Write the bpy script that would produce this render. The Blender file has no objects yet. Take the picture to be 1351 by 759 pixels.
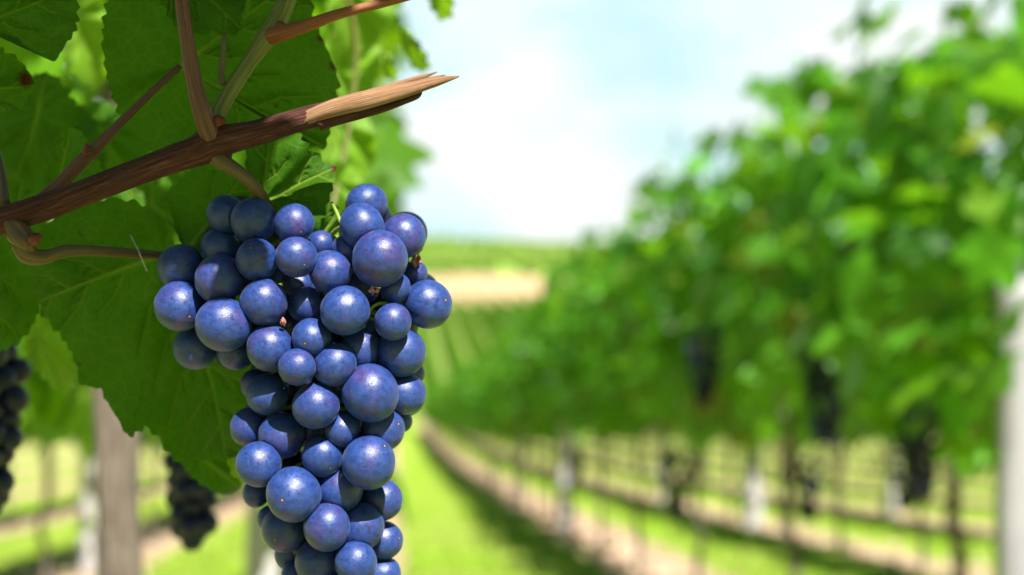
import bpy, math, random
import numpy as np
from mathutils import Vector, Matrix, Quaternion

random.seed(7)
rng = np.random.default_rng(7)
SC = bpy.context.scene
COL = SC.collection
R = math.radians

# ------------------------------------------------------------------ camera, sky, sun, exposure
FPX = 1876.0                      # focal length in photo pixels (50 mm on a 36 mm wide frame, 1351 px)
YAW = R(4.63)
CAM = np.array([0.0, 0.0, 0.9])
FWD = np.array([math.sin(YAW), math.cos(YAW), 0.0])
RGT = np.array([math.cos(YAW), -math.sin(YAW), 0.0])
UP = np.array([0.0, 0.0, 1.0])

def W(px, py, z):
    """point seen at photo pixel (px,py), z metres in front of the camera"""
    return CAM + FWD * z + RGT * ((px - 675.5) / FPX * z) + UP * ((379.5 - py) / FPX * z)

def proj(p):
    d = np.asarray(p) - CAM
    z = d @ FWD
    return 675.5 + FPX * (d @ RGT) / z, 379.5 - FPX * (d @ UP) / z, z

cd = bpy.data.cameras.new('camera')
cam = bpy.data.objects.new('camera', cd)
COL.objects.link(cam)
cam.location = CAM
cam.rotation_euler = (R(90), 0, -YAW)
cd.lens = 50; cd.sensor_width = 36
cd.clip_start = 0.02; cd.clip_end = 6000
cd.dof.use_dof = True
cd.dof.focus_distance = 0.388
cd.dof.aperture_fstop = 8.4
cd.dof.aperture_blades = 0
SC.camera = cam

SUN_EL, SUN_AZ = R(52), R(180 - 18)          # azimuth clockwise from +Y
SUN = np.array([math.cos(SUN_EL) * math.sin(SUN_AZ), math.cos(SUN_EL) * math.cos(SUN_AZ), math.sin(SUN_EL)])
sl = bpy.data.lights.new('sun', 'SUN')
sl.energy = 5.0; sl.angle = R(0.53); sl.color = (1.0, 0.95, 0.87)
so = bpy.data.objects.new('sun', sl); COL.objects.link(so)
so.rotation_euler = Vector(SUN).to_track_quat('Z', 'Y').to_euler()

wd = bpy.data.worlds.new('World'); SC.world = wd; wd.use_nodes = True
nt = wd.node_tree; nt.nodes.clear()
out = nt.nodes.new('ShaderNodeOutputWorld'); bg = nt.nodes.new('ShaderNodeBackground')
sky = nt.nodes.new('ShaderNodeTexSky'); sky.sky_type = 'NISHITA'; sky.sun_disc = False
sky.sun_elevation = SUN_EL; sky.sun_rotation = SUN_AZ
sky.air_density = 0.45; sky.dust_density = 0.25; sky.ozone_density = 1.0
tc = nt.nodes.new('ShaderNodeTexCoord'); mp = nt.nodes.new('ShaderNodeMapping')
mp.inputs['Scale'].default_value = (1.0, 1.0, 2.2); mp.inputs['Location'].default_value = (3.1, 1.7, 0.4)
nz = nt.nodes.new('ShaderNodeTexNoise'); nz.inputs['Scale'].default_value = 4.2; nz.inputs['Detail'].default_value = 5; nz.inputs['Roughness'].default_value = 0.5
cr = nt.nodes.new('ShaderNodeValToRGB')
cr.color_ramp.elements[0].position = 0.40; cr.color_ramp.elements[0].color = (0.0, 0.0, 0.0, 1)
cr.color_ramp.elements[1].position = 0.58; cr.color_ramp.elements[1].color = (1, 1, 1, 1)
def wmix(fac, c1, c2):
    n = nt.nodes.new('ShaderNodeMix'); n.data_type = 'RGBA'
    for k, v in ((0, fac), (6, c1), (7, c2)):
        if hasattr(v, 'is_linked'): nt.links.new(v, n.inputs[k])
        else: n.inputs[k].default_value = v
    return n.outputs[2]
L_ = nt.links.new
L_(tc.outputs['Generated'], mp.inputs[0]); L_(mp.outputs[0], nz.inputs['Vector']); L_(nz.outputs['Fac'], cr.inputs[0])
sep = nt.nodes.new('ShaderNodeSeparateXYZ'); L_(tc.outputs['Generated'], sep.inputs[0])
el = nt.nodes.new('ShaderNodeMapRange'); el.interpolation_type = 'SMOOTHSTEP'
L_(sep.outputs[2], el.inputs[0]); el.inputs[1].default_value = 0.22; el.inputs[2].default_value = 0.5
veil = wmix(cr.outputs[0], (5.0, 7.5, 8.1, 1), (8.2, 8.5, 8.6, 1))      # bright broken cloud low down
# the cloud bank stands ahead; the sky behind the camera is clear
ah = nt.nodes.new('ShaderNodeMapRange'); ah.interpolation_type = 'SMOOTHSTEP'
L_(sep.outputs[1], ah.inputs[0]); ah.inputs[1].default_value = 0.1; ah.inputs[2].default_value = 0.6
veil = wmix(ah.outputs[0], sky.outputs[0], veil)
high = wmix(0.04, sky.outputs[0], (7.5, 7.8, 8.0, 1))                     # clear deep blue overhead
L_(wmix(el.outputs[0], veil, high), bg.inputs[0])
bg.inputs[1].default_value = 0.05
L_(bg.outputs[0], out.inputs[0])

SC.view_settings.view_transform = 'Standard'
SC.view_settings.look = 'None'
SC.view_settings.exposure = 1.35
SC.view_settings.gamma = 1.0
SC.render.engine = 'CYCLES'
SC.cycles.use_denoising = True
SC.cycles.max_bounces = 8
SC.cycles.transmission_bounces = 6
SC.cycles.sample_clamp_indirect = 6.0

# ------------------------------------------------------------------ helpers
def mesh(name, verts, faces, mat=None, smooth=True, uv=None, attrs=None):
    me = bpy.data.meshes.new(name)
    me.from_pydata([tuple(v) for v in verts], [], [tuple(int(i) for i in f) for f in faces])
    if mat is not None:
        for m in (mat if isinstance(mat, (list, tuple)) else [mat]):
            me.materials.append(m)
    if smooth:
        me.polygons.foreach_set('use_smooth', [True] * len(me.polygons))
    if uv is not None:
        lay = me.uv_layers.new(name='UVMap')
        li = np.empty(len(me.loops), dtype=np.int32); me.loops.foreach_get('vertex_index', li)
        lay.data.foreach_set('uv', np.asarray(uv, dtype=np.float32)[li].ravel())
    for k, a in (attrs or {}).items():
        at = me.attributes.new(k, 'FLOAT', 'POINT'); at.data.foreach_set('value', np.asarray(a, dtype=np.float32))
    me.update()
    return me

def obj(name, me, parent=None, loc=None):
    o = bpy.data.objects.new(name, me); COL.objects.link(o)
    if parent is not None: o.parent = parent
    if loc is not None: o.location = loc
    return o

def tag(o, label=None, cat=None, group=None, kind=None):
    if label: o['label'] = label
    if cat: o['category'] = cat
    if group: o['group'] = group
    if kind: o['kind'] = kind
    return o

def thing(name, loc, label, cat, group=None, rz=0.0):
    o = bpy.data.objects.new(name, None); COL.objects.link(o)
    o.empty_display_size = 0.05
    o.location = tuple(loc); o.rotation_euler = (0, 0, rz)
    return tag(o, label, cat, group)

class Geo:
    def __init__(s): s.v = []; s.f = []; s.uv = []; s.n = 0
    def add(s, v, f, uv=None):
        v = np.asarray(v, float)
        s.v.append(v); s.f.extend([[i + s.n for i in q] for q in f]); s.n += len(v)
        s.uv.append(np.zeros((len(v), 2)) if uv is None else np.asarray(uv, float))
    def mesh(s, name, mat, origin=None, smooth=True):
        v = np.concatenate(s.v)
        if origin is not None: v = v - np.asarray(origin)
        return mesh(name, v, s.f, mat, smooth, uv=np.concatenate(s.uv))

def catmull(pts, n):
    pts = np.asarray(pts, float)
    if len(pts) == 2:
        t = np.linspace(0, 1, n)[:, None]; return pts[0] * (1 - t) + pts[1] * t
    P = np.vstack([2 * pts[0] - pts[1], pts, 2 * pts[-1] - pts[-2]])
    seg = len(pts) - 1
    res = []
    for t in np.linspace(0, seg, n):
        i = min(int(t), seg - 1); u = t - i
        p0, p1, p2, p3 = P[i], P[i + 1], P[i + 2], P[i + 3]
        res.append(0.5 * ((2 * p1) + (-p0 + p2) * u + (2 * p0 - 5 * p1 + 4 * p2 - p3) * u * u + (-p0 + 3 * p1 - 3 * p2 + p3) * u ** 3))
    return np.array(res)

def tube(pts, radii, n=40, seg=16, ridge=0.0, ridge_n=9, lump=0.0, cap=True, seed=0):
    """swept tube through pts (world), radius per control point, bark ridges along its length"""
    rg = np.random.default_rng(seed + 11)
    c = catmull(pts, n); r = np.interp(np.linspace(0, 1, n), np.linspace(0, 1, len(radii)), radii)
    T = np.gradient(c, axis=0); T /= np.linalg.norm(T, axis=1)[:, None]
    a = np.cross(T[0], [0.31, 0.52, 0.79]); a /= np.linalg.norm(a)
    ang = np.linspace(0, 2 * math.pi, seg, endpoint=False)
    ph = rg.uniform(0, 6.28, 6)
    prof = sum(np.sin(ang * k + ph[i]) / (1 + i * .4) for i, k in enumerate((ridge_n, ridge_n + 4, ridge_n * 2 + 1))) * ridge
    V = []; U = []
    ln = np.concatenate([[0], np.cumsum(np.linalg.norm(np.diff(c, axis=0), axis=1))])
    for i in range(n):
        a = a - T[i] * (a @ T[i]); a /= np.linalg.norm(a); b = np.cross(T[i], a)
        tw = prof * (0.7 + 0.3 * math.sin(ln[i] * 130 + ph[3])) + lump * np.sin(ang * 2 + ph[4] + i * .35) + lump * rg.normal(0, .25, seg) * .4
        rr = r[i] * (1 + tw)
        V.append(c[i] + np.outer(np.cos(ang) * rr, a) + np.outer(np.sin(ang) * rr, b))
        U.append(np.stack([ang / 6.2832, np.full(seg, ln[i])], 1))
    V = np.concatenate(V); U = np.concatenate(U)
    F = []
    for i in range(n - 1):
        for j in range(seg):
            k = (j + 1) % seg
            F.append([i * seg + j, i * seg + k, (i + 1) * seg + k, (i + 1) * seg + j])
    if cap:
        V = np.vstack([V, c[0], c[-1]]); U = np.vstack([U, [0, 0], [0, ln[-1]]])
        for j in range(seg):
            k = (j + 1) % seg
            F.append([len(V) - 2, k, j]); F.append([len(V) - 1, (n - 1) * seg + j, (n - 1) * seg + k])
    return V, F, U

def nodes(name):
    m = bpy.data.materials.new(name); m.use_nodes = True
    t = m.node_tree; t.nodes.clear()
    o = t.nodes.new('ShaderNodeOutputMaterial')
    return m, t, o

def N(t, typ, **kw):
    n = t.nodes.new(typ)
    for k, v in kw.items():
        if k.startswith('i_'): n.inputs[k[2:].replace('_', ' ')].default_value = v
        else: setattr(n, k, v)
    return n

def noise(t, vec, scale, detail=4, rough=0.55):
    n = t.nodes.new('ShaderNodeTexNoise'); n.inputs['Scale'].default_value = scale
    n.inputs['Detail'].default_value = detail; n.inputs['Roughness'].default_value = rough
    if vec is not None: t.links.new(vec, n.inputs['Vector'])
    return n.outputs['Fac']

def ramp(t, fac, stops):
    n = t.nodes.new('ShaderNodeValToRGB'); e = n.color_ramp.elements
    while len(e) < len(stops): e.new(0.5)
    for x, (p, c) in zip(e, stops):
        x.position = p; x.color = (c, c, c, 1) if not hasattr(c, '__len__') else (*c, 1)
    t.links.new(fac, n.inputs[0]); return n.outputs[0]

def mixc(t, fac, a, b, mode='MIX'):
    n = t.nodes.new('ShaderNodeMix'); n.data_type = 'RGBA'; n.blend_type = mode
    for s, v in ((0, fac), (6, a), (7, b)):
        if hasattr(v, 'is_linked'): t.links.new(v, n.inputs[s])
        elif hasattr(v, '__len__'): n.inputs[s].default_value = (*v, 1)
        else: n.inputs[s].default_value = v
    return n.outputs[2]

def math_(t, op, a, b=None, c=None):
    n = t.nodes.new('ShaderNodeMath'); n.operation = op
    for i, v in enumerate((a, b, c)):
        if v is None: continue
        if hasattr(v, 'is_linked'): t.links.new(v, n.inputs[i])
        else: n.inputs[i].default_value = v
    return n.outputs[0]

def bump(t, h, strength, dist):
    n = t.nodes.new('ShaderNodeBump'); n.inputs['Strength'].default_value = strength; n.inputs['Distance'].default_value = dist
    t.links.new(h, n.inputs['Height']); return n.outputs[0]

def principled(t, col, rough=0.6, spec=0.4, normal=None):
    p = t.nodes.new('ShaderNodeBsdfPrincipled')
    if hasattr(col, 'is_linked'): t.links.new(col, p.inputs['Base Color'])
    else: p.inputs['Base Color'].default_value = (*col, 1)
    if hasattr(rough, 'is_linked'): t.links.new(rough, p.inputs['Roughness'])
    else: p.inputs['Roughness'].default_value = rough
    p.inputs['Specular IOR Level'].default_value = spec
    if normal is not None: t.links.new(normal, p.inputs['Normal'])
    return p

# ------------------------------------------------------------------ materials
def leaf_material(name, col_a, col_b, trans, hero=False, spec=0.35, rough=0.5, tmix=0.45):
    m, t, o = nodes(name)
    tcx = N(t, 'ShaderNodeTexCoord'); oi = N(t, 'ShaderNodeObjectInfo')
    geo = N(t, 'ShaderNodeNewGeometry')
    if hero:
        f = noise(t, tcx.outputs['Object'], 60, 5)
        c = mixc(t, ramp(t, f, [(0.3, 0.0), (0.7, 1.0)]), col_a, col_b)
        va = N(t, 'ShaderNodeAttribute', attribute_name='vein')
        br = N(t, 'ShaderNodeAttribute', attribute_name='brown')
        fine = noise(t, tcx.outputs['Object'], 900, 3)
        net = None
        for sc_, k_ in ((210, 0.24), (520, 0.16)):
            vo = N(t, 'ShaderNodeTexVoronoi', feature='DISTANCE_TO_EDGE', i_Scale=float(sc_)); t.links.new(tcx.outputs['Object'], vo.inputs['Vector'])
            e = math_(t, 'MULTIPLY', ramp(t, vo.outputs['Distance'], [(0.0, 1.0), (0.10, 0.0)]), k_)
            net = e if net is None else math_(t, 'MAXIMUM', net, e)
        spots = ramp(t, noise(t, tcx.outputs['Object'], 230, 2), [(0.70, 0.0), (0.76, 0.7)])
        c = mixc(t, math_(t, 'MULTIPLY', va.outputs['Fac'], 0.95), c, (0.19, 0.29, 0.035))
        c = mixc(t, net, c, (0.12, 0.23, 0.02))
        c = mixc(t, spots, c, (0.08, 0.055, 0.012))
        c = mixc(t, br.outputs['Fac'], c, (0.09, 0.03, 0.012))
        tcol = mixc(t, math_(t, 'MULTIPLY', va.outputs['Fac'], 0.4), trans, (0.26, 0.40, 0.03))
        tcol = mixc(t, ramp(t, f, [(0.25, 0.0), (0.75, 0.45)]), tcol, tuple(x * 0.6 for x in trans))
        tcol = mixc(t, net, tcol, (0.20, 0.40, 0.01))
        tcol = mixc(t, spots, tcol, (0.05, 0.05, 0.003))
        tcol = mixc(t, br.outputs['Fac'], tcol, (0.06, 0.01, 0.003))
        h = math_(t, 'SUBTRACT', math_(t, 'MULTIPLY', fine, 0.7), math_(t, 'ADD', va.outputs['Fac'], net))
        nrm = bump(t, h, 0.5, 0.0006)
    else:
        f = geo.outputs['Random Per Island']
        c = ramp(t, f, [(0.0, col_a), (0.55, col_b), (0.86, tuple(min(1, x * 1.8) for x in col_b)), (0.97, (0.14, 0.24, 0.02)), (1.0, (0.20, 0.22, 0.03))])
        tcol = ramp(t, f, [(0.0, tuple(x * 0.7 for x in trans)), (0.9, trans), (0.985, (0.40, 0.48, 0.05)), (1.0, (0.40, 0.34, 0.04))])
        f2 = noise(t, tcx.outputs['Object'], 18, 3)
        c = mixc(t, ramp(t, f2, [(0.35, 0.0), (0.7, 0.6)]), c, tuple(x * 0.55 for x in col_a))
        nrm = None
    p = principled(t, c, rough, spec, nrm)
    tr = N(t, 'ShaderNodeBsdfTranslucent')
    if hasattr(tcol, 'is_linked'): t.links.new(tcol, tr.inputs['Color'])
    if nrm is not None: t.links.new(nrm, tr.inputs['Normal'])
    ms = N(t, 'ShaderNodeMixShader'); ms.inputs[0].default_value = tmix
    t.links.new(p.outputs[0], ms.inputs[1]); t.links.new(tr.outputs[0], ms.inputs[2]); t.links.new(ms.outputs[0], o.inputs[0])
    return m

M = {}
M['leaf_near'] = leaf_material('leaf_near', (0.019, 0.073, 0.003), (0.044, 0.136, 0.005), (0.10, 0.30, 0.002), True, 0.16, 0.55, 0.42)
M['leaf_pale'] = leaf_material('leaf_pale', (0.11, 0.25, 0.015), (0.19, 0.36, 0.025), (0.34, 0.66, 0.01), True, 0.25, 0.5, 0.42)  # lighter copy of the near leaf, sunlight put into its colour
M['leaf_row'] = leaf_material('leaf_row', (0.014, 0.075, 0.004), (0.082, 0.260, 0.012), (0.30, 0.70, 0.014), False, 0.40, 0.38, 0.46)
M['leaf_left'] = leaf_material('leaf_left', (0.05, 0.15, 0.006), (0.095, 0.24, 0.010), (0.32, 0.64, 0.010), False, 0.25, 0.5, 0.45)
M['leaf_far_haze'] = leaf_material('leaf_far_haze', (0.22, 0.36, 0.06), (0.32, 0.47, 0.09), (0.42, 0.60, 0.10), False, 0.2, 0.6, 0.35)  # colour lifted to paint distance haze into the foliage

def grape_material():
    m, t, o = nodes('grape_skin')
    tcx = N(t, 'ShaderNodeTexCoord'); oi = N(t, 'ShaderNodeObjectInfo')
    off = N(t, 'ShaderNodeVectorMath', operation='MULTIPLY_ADD')
    t.links.new(oi.outputs['Random'], off.inputs[0]); off.inputs[1].default_value = (37, 61, 23)
    t.links.new(tcx.outputs['Object'], off.inputs[2])
    v = off.outputs[0]
    big = math_(t, 'ADD', noise(t, v, 1.3, 3, 0.5), math_(t, 'MULTIPLY', math_(t, 'SUBTRACT', oi.outputs['Random'], 0.5), 0.22)); mid = noise(t, v, 3.8, 6, 0.65); fine = noise(t, v, 42, 4, 0.7)
    scr = N(t, 'ShaderNodeTexNoise', i_Scale=5.0, i_Detail=3.0, i_Distortion=2.2); t.links.new(v, scr.inputs['Vector'])
    skin = mixc(t, ramp(t, big, [(0.40, 0.0), (0.72, 1.0)]), (0.004, 0.009, 0.045), (0.022, 0.009, 0.042))
    bl_col = mixc(t, ramp(t, big, [(0.56, 0.0), (0.80, 0.85)]), (0.019, 0.054, 0.235), (0.056, 0.038, 0.185))
    bl = ramp(t, mid, [(0.28, 0.34), (0.60, 1.0)])
    rub = ramp(t, scr.outputs['Fac'], [(0.31, 0.35), (0.42, 1.0)])
    bl = math_(t, 'MULTIPLY', bl, rub)
    bl = math_(t, 'MULTIPLY', bl, ramp(t, fine, [(0.30, 0.75), (0.60, 1.0)]))
    c = mixc(t, bl, skin, bl_col)
    # dusty specks
    vo = N(t, 'ShaderNodeTexVoronoi', i_Scale=15.0); t.links.new(v, vo.inputs['Vector'])
    sp = ramp(t, vo.outputs['Distance'], [(0.06, 1.0), (0.13, 0.0)])
    pick = ramp(t, vo.outputs['Color'], [(0.62, 0.0), (0.66, 1.0)])
    c = mixc(t, math_(t, 'MULTIPLY', math_(t, 'MULTIPLY', sp, pick), 0.55), c, (0.36, 0.38, 0.50))
    # dark lenticels
    vd = N(t, 'ShaderNodeTexVoronoi', i_Scale=2.6); t.links.new(v, vd.inputs['Vector'])
    dk = ramp(t, vd.outputs['Distance'], [(0.035, 1.0), (0.07, 0.0)])
    c = mixc(t, math_(t, 'MULTIPLY', dk, 0.5), c, (0.02, 0.012, 0.02))
    # stylar scar at the pole
    sx = N(t, 'ShaderNodeSeparateXYZ'); t.links.new(tcx.outputs['Object'], sx.inputs[0])
    rad = math_(t, 'SQRT', math_(t, 'ADD', math_(t, 'POWER', sx.outputs[0], 2.0), math_(t, 'POWER', sx.outputs[1], 2.0)))
    up = math_(t, 'GREATER_THAN', sx.outputs[2], 0.0)
    ring = math_(t, 'MULTIPLY', ramp(t, math_(t, 'ADD', rad, math_(t, 'MULTIPLY', fine, 0.05)), [(0.085, 1.0), (0.17, 0.0)]), up)
    dot = math_(t, 'MULTIPLY', ramp(t, rad, [(0.028, 1.0), (0.045, 0.0)]), up)
    c = mixc(t, math_(t, 'MULTIPLY', ring, 0.8), c, (0.045, 0.022, 0.028))
    c = mixc(t, math_(t, 'MULTIPLY', dot, 0.9), c, (0.38, 0.28, 0.18))
    rough = math_(t, 'MULTIPLY_ADD', math_(t, 'MULTIPLY', bl, ramp(t, scr.outputs['Fac'], [(0.35, 0.6), (0.6, 1.15)])), 0.24, 0.26)
    nrm = bump(t, math_(t, 'ADD', math_(t, 'MULTIPLY', fine, 0.12), mid), 0.10, 0.05)
    p = principled(t, c, rough, 0.58, nrm)
    p.inputs['Sheen Weight'].default_value = 0.10; p.inputs['Sheen Roughness'].default_value = 0.35; p.inputs['Sheen Tint'].default_value = (0.45, 0.65, 1.0, 1)
    t.links.new(p.outputs[0], o.inputs[0])
    return m
M['grape'] = grape_material()

def shaded_grape_material():
    m, t, o = nodes('grape_skin_shade_dark')  # grape skin darkened to paint shade on inner berries and left clusters
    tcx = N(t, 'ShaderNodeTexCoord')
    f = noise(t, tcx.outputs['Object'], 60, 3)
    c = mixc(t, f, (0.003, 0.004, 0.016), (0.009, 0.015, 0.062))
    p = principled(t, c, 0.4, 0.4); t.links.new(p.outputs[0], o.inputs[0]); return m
M['grape_dark_shade'] = shaded_grape_material()

def bark_material(name, dark, mid, light, vs=60.0, us=10.0, rough=0.75, bstr=0.8, bd=0.0008):
    m, t, o = nodes(name)
    tcx = N(t, 'ShaderNodeTexCoord')
    mpn = N(t, 'ShaderNodeMapping'); mpn.inputs['Scale'].default_value = (us, vs, 1); t.links.new(tcx.outputs['UV'], mpn.inputs[0])
    # wrap the angle with a 3D noise on object coordinates added for cross variation
    f = noise(t, mpn.outputs[0], 4.0, 6, 0.7)
    mp2 = N(t, 'ShaderNodeMapping'); mp2.inputs['Scale'].default_value = (us * 5, vs * 0.6, 1); t.links.new(tcx.outputs['UV'], mp2.inputs[0])
    g = noise(t, mp2.outputs[0], 4.0, 3, 0.6)
    blot = noise(t, tcx.outputs['Object'], 45, 4)
    c = ramp(t, f, [(0.28, dark), (0.5, mid), (0.74, light)])
    c = mixc(t, ramp(t, g, [(0.38, 0.75), (0.52, 0.0)]), c, tuple(x * 0.35 for x in dark))
    c = mixc(t, ramp(t, blot, [(0.5, 0.0), (0.75, 0.55)]), c, tuple(min(1, x * 0.75) for x in mid))
    nrm = bump(t, math_(t, 'ADD', f, math_(t, 'MULTIPLY', g, 0.8)), bstr, bd)
    p = principled(t, c, rough, 0.35, nrm); t.links.new(p.outputs[0], o.inputs[0]); return m
M['cane'] = bark_material('cane_bark', (0.055, 0.015, 0.012), (0.13, 0.038, 0.028), (0.32, 0.15, 0.10), 22, 7, 0.7, 1.0, 0.0013)
M['sunlit_split_wood'] = bark_material('sunlit_split_wood', (0.18, 0.07, 0.04), (0.46, 0.25, 0.135), (0.66, 0.46, 0.29), 14, 11, 0.8)  # split wood; its pale tones also paint sunlight on the cane end
M['shoot_brown'] = bark_material('shoot_brown', (0.11, 0.045, 0.03), (0.16, 0.07, 0.045), (0.22, 0.12, 0.06), 14, 3, 0.55, 0.4, 0.0004)
M['shoot_orange'] = bark_material('shoot_orange', (0.16, 0.05, 0.02), (0.28, 0.09, 0.03), (0.42, 0.17, 0.06), 14, 3, 0.5, 0.4, 0.0004)
M['shoot_green'] = bark_material('shoot_green', (0.09, 0.10, 0.02), (0.17, 0.19, 0.04), (0.26, 0.26, 0.08), 14, 3, 0.5, 0.4, 0.0004)
M['petiole'] = bark_material('petiole_skin', (0.08, 0.04, 0.025), (0.15, 0.10, 0.04), (0.17, 0.18, 0.07), 10, 3, 0.5, 0.4, 0.0003)
M['grey_twig'] = bark_material('grey_twig', (0.10, 0.07, 0.045), (0.2, 0.16, 0.10), (0.30, 0.26, 0.19), 20, 4)
M['bud'] = bark_material('bud_scale', (0.10, 0.028, 0.016), (0.22, 0.06, 0.03), (0.30, 0.11, 0.05), 50, 3, 0.45)
M['rachis'] = bark_material('rachis_skin', (0.12, 0.20, 0.03), (0.22, 0.34, 0.05), (0.32, 0.42, 0.10), 20, 2, 0.5, 0.3, 0.0003)
M['trunk'] = bark_material('vine_trunk_bark', (0.07, 0.05, 0.04), (0.29, 0.225, 0.185), (0.52, 0.44, 0.385), 4, 5, 0.9, 1.0, 0.008)
M['trunk_dark'] = bark_material('vine_trunk_bark_dark', (0.10, 0.075, 0.055), (0.22, 0.17, 0.13), (0.36, 0.29, 0.23), 3, 5, 0.9, 1.0, 0.008)

def post_material(name, a, b):
    m, t, o = nodes(name)
    tcx = N(t, 'ShaderNodeTexCoord'); mpn = N(t, 'ShaderNodeMapping'); mpn.inputs['Scale'].default_value = (30, 30, 2.2)
    t.links.new(tcx.outputs['Object'], mpn.inputs[0])
    f = noise(t, mpn.outputs[0], 1.6, 6, 0.65); g = noise(t, tcx.outputs['Object'], 9, 4)
    c = mixc(t, ramp(t, f, [(0.3, 0.0), (0.7, 1.0)]), a, b)
    c = mixc(t, ramp(t, g, [(0.5, 0.0), (0.8, 0.5)]), c, tuple(x * 0.5 for x in a))
    p = principled(t, c, 0.85, 0.3, bump(t, f, 0.6, 0.004)); t.links.new(p.outputs[0], o.inputs[0]); return m
M['post_pale'] = post_material('pale_post', (0.38, 0.365, 0.36), (0.50, 0.485, 0.48))
M['post'] = post_material('weathered_post', (0.26, 0.255, 0.265), (0.37, 0.36, 0.37))
def wire_material():
    m, t, o = nodes('galvanised_wire'); tcx = N(t, 'ShaderNodeTexCoord')
    c = mixc(t, noise(t, tcx.outputs['Object'], 30), (0.25, 0.25, 0.26), (0.42, 0.42, 0.43))
    p = principled(t, c, 0.45, 0.5); p.inputs['Metallic'].default_value = 0.8; t.links.new(p.outputs[0], o.inputs[0]); return m
M['wire'] = wire_material()

ROW0, PITCH = -0.25, 1.85         # lateral place of the near row, row spacing

def ground_material():
    m, t, o = nodes('vineyard_ground')
    tcx = N(t, 'ShaderNodeTexCoord'); sx = N(t, 'ShaderNodeSeparateXYZ'); t.links.new(tcx.outputs['Object'], sx.inputs[0])
    X, Y = sx.outputs[0], sx.outputs[1]
    n1 = noise(t, tcx.outputs['Object'], 1.1, 5); n2 = noise(t, tcx.outputs['Object'], 6, 6, 0.7); n3 = noise(t, tcx.outputs['Object'], 40, 4, 0.7); n0 = noise(t, tcx.outputs['Object'], 0.22, 3)
    grass = ramp(t, n2, [(0.28, (0.13, 0.26, 0.014)), (0.5, (0.24, 0.40, 0.024)), (0.72, (0.32, 0.47, 0.05))])
    grass = mixc(t, ramp(t, n1, [(0.45, 0.0), (0.68, 0.7)]), grass, (0.40, 0.38, 0.12))
    soil = ramp(t, n2, [(0.25, (0.28, 0.17, 0.11)), (0.5, (0.46, 0.32, 0.22)), (0.8, (0.58, 0.44, 0.33))])
    soil = mixc(t, ramp(t, n3, [(0.55, 0.0), (0.75, 0.5)]), soil, (0.20, 0.12, 0.07))
    # distance from the nearest row line
    off = math_(t, 'MULTIPLY_ADD', math_(t, 'GREATER_THAN', X, 0.7), 0.25, ROW0 - 0.08)
    u = math_(t, 'DIVIDE', math_(t, 'SUBTRACT', X, off), PITCH)
    fr = math_(t, 'ABSOLUTE', math_(t, 'SUBTRACT', u, math_(t, 'ROUND', u)))
    d = math_(t, 'MULTIPLY', fr, PITCH)
    d = math_(t, 'ADD', d, math_(t, 'MULTIPLY', math_(t, 'SUBTRACT', n1, 0.5), 0.34))
    d = math_(t, 'ADD', d, math_(t, 'MULTIPLY', math_(t, 'SUBTRACT', n2, 0.5), 0.62))
    d = math_(t, 'ADD', d, math_(t, 'MULTIPLY', math_(t, 'GREATER_THAN', X, 2.6), 0.13))
    sfac = ramp(t, d, [(0.33, 1.0), (0.42, 0.0)])
    weeds = ramp(t, n1, [(0.56, 0.0), (0.68, 0.75)])
    sfac = math_(t, 'MULTIPLY', sfac, math_(t, 'SUBTRACT', 1.0, math_(t, 'MULTIPLY', weeds, 0.35)))
    near = mixc(t, sfac, grass, soil)
    # far side: bare tan field, then green slope
    yj = math_(t, 'ADD', Y, math_(t, 'MULTIPLY', math_(t, 'SUBTRACT', n0, 0.5), 14.0))
    tan = mixc(t, n1, (0.42, 0.28, 0.16), (0.50, 0.35, 0.21))
    fargrass = mixc(t, n1, (0.20, 0.36, 0.05), (0.28, 0.44, 0.08))
    mr = N(t, 'ShaderNodeMapRange'); t.links.new(yj, mr.inputs[0]); mr.inputs[1].default_value = 180; mr.inputs[2].default_value = 184
    mr2 = N(t, 'ShaderNodeMapRange'); t.links.new(yj, mr2.inputs[0]); mr2.inputs[1].default_value = 229; mr2.inputs[2].default_value = 234
    ms = N(t, 'ShaderNodeMapRange'); t.links.new(yj, ms.inputs[0]); ms.inputs[1].default_value = 84; ms.inputs[2].default_value = 96
    near = mixc(t, ms.outputs[0], near, mixc(t, n2, (0.13, 0.24, 0.035), (0.20, 0.25, 0.06)))
    c = mixc(t, mr.outputs[0], near, tan); c = mixc(t, mr2.outputs[0], c, fargrass)
    p = principled(t, c, 0.95, 0.1, bump(t, math_(t, 'ADD', n2, math_(t, 'MULTIPLY', n3, 0.4)), 0.8, 0.06))
    t.links.new(p.outputs[0], o.inputs[0]); return m
M['ground'] = ground_material()

def grass_material():
    m, t, o = nodes('grass_blade'); geo = N(t, 'ShaderNodeNewGeometry')
    c = ramp(t, geo.outputs['Random Per Island'], [(0.0, (0.15, 0.28, 0.016)), (0.6, (0.26, 0.42, 0.028)), (1.0, (0.36, 0.40, 0.10))])
    p = principled(t, c, 0.6, 0.25); tr = N(t, 'ShaderNodeBsdfTranslucent'); t.links.new(c, tr.inputs[0])
    ms = N(t, 'ShaderNodeMixShader'); ms.inputs[0].default_value = 0.4
    t.links.new(p.outputs[0], ms.inputs[1]); t.links.new(tr.outputs[0], ms.inputs[2]); t.links.new(ms.outputs[0], o.inputs[0]); return m
M['grass'] = grass_material()
def stone_material():
    m, t, o = nodes('soil_clod'); tcx = N(t, 'ShaderNodeTexCoord')
    c = mixc(t, noise(t, tcx.outputs['Object'], 14, 4), (0.30, 0.20, 0.13), (0.58, 0.46, 0.34))
    p = principled(t, c, 0.95, 0.15); t.links.new(p.outputs[0], o.inputs[0]); return m
M['clod'] = stone_material()

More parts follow.
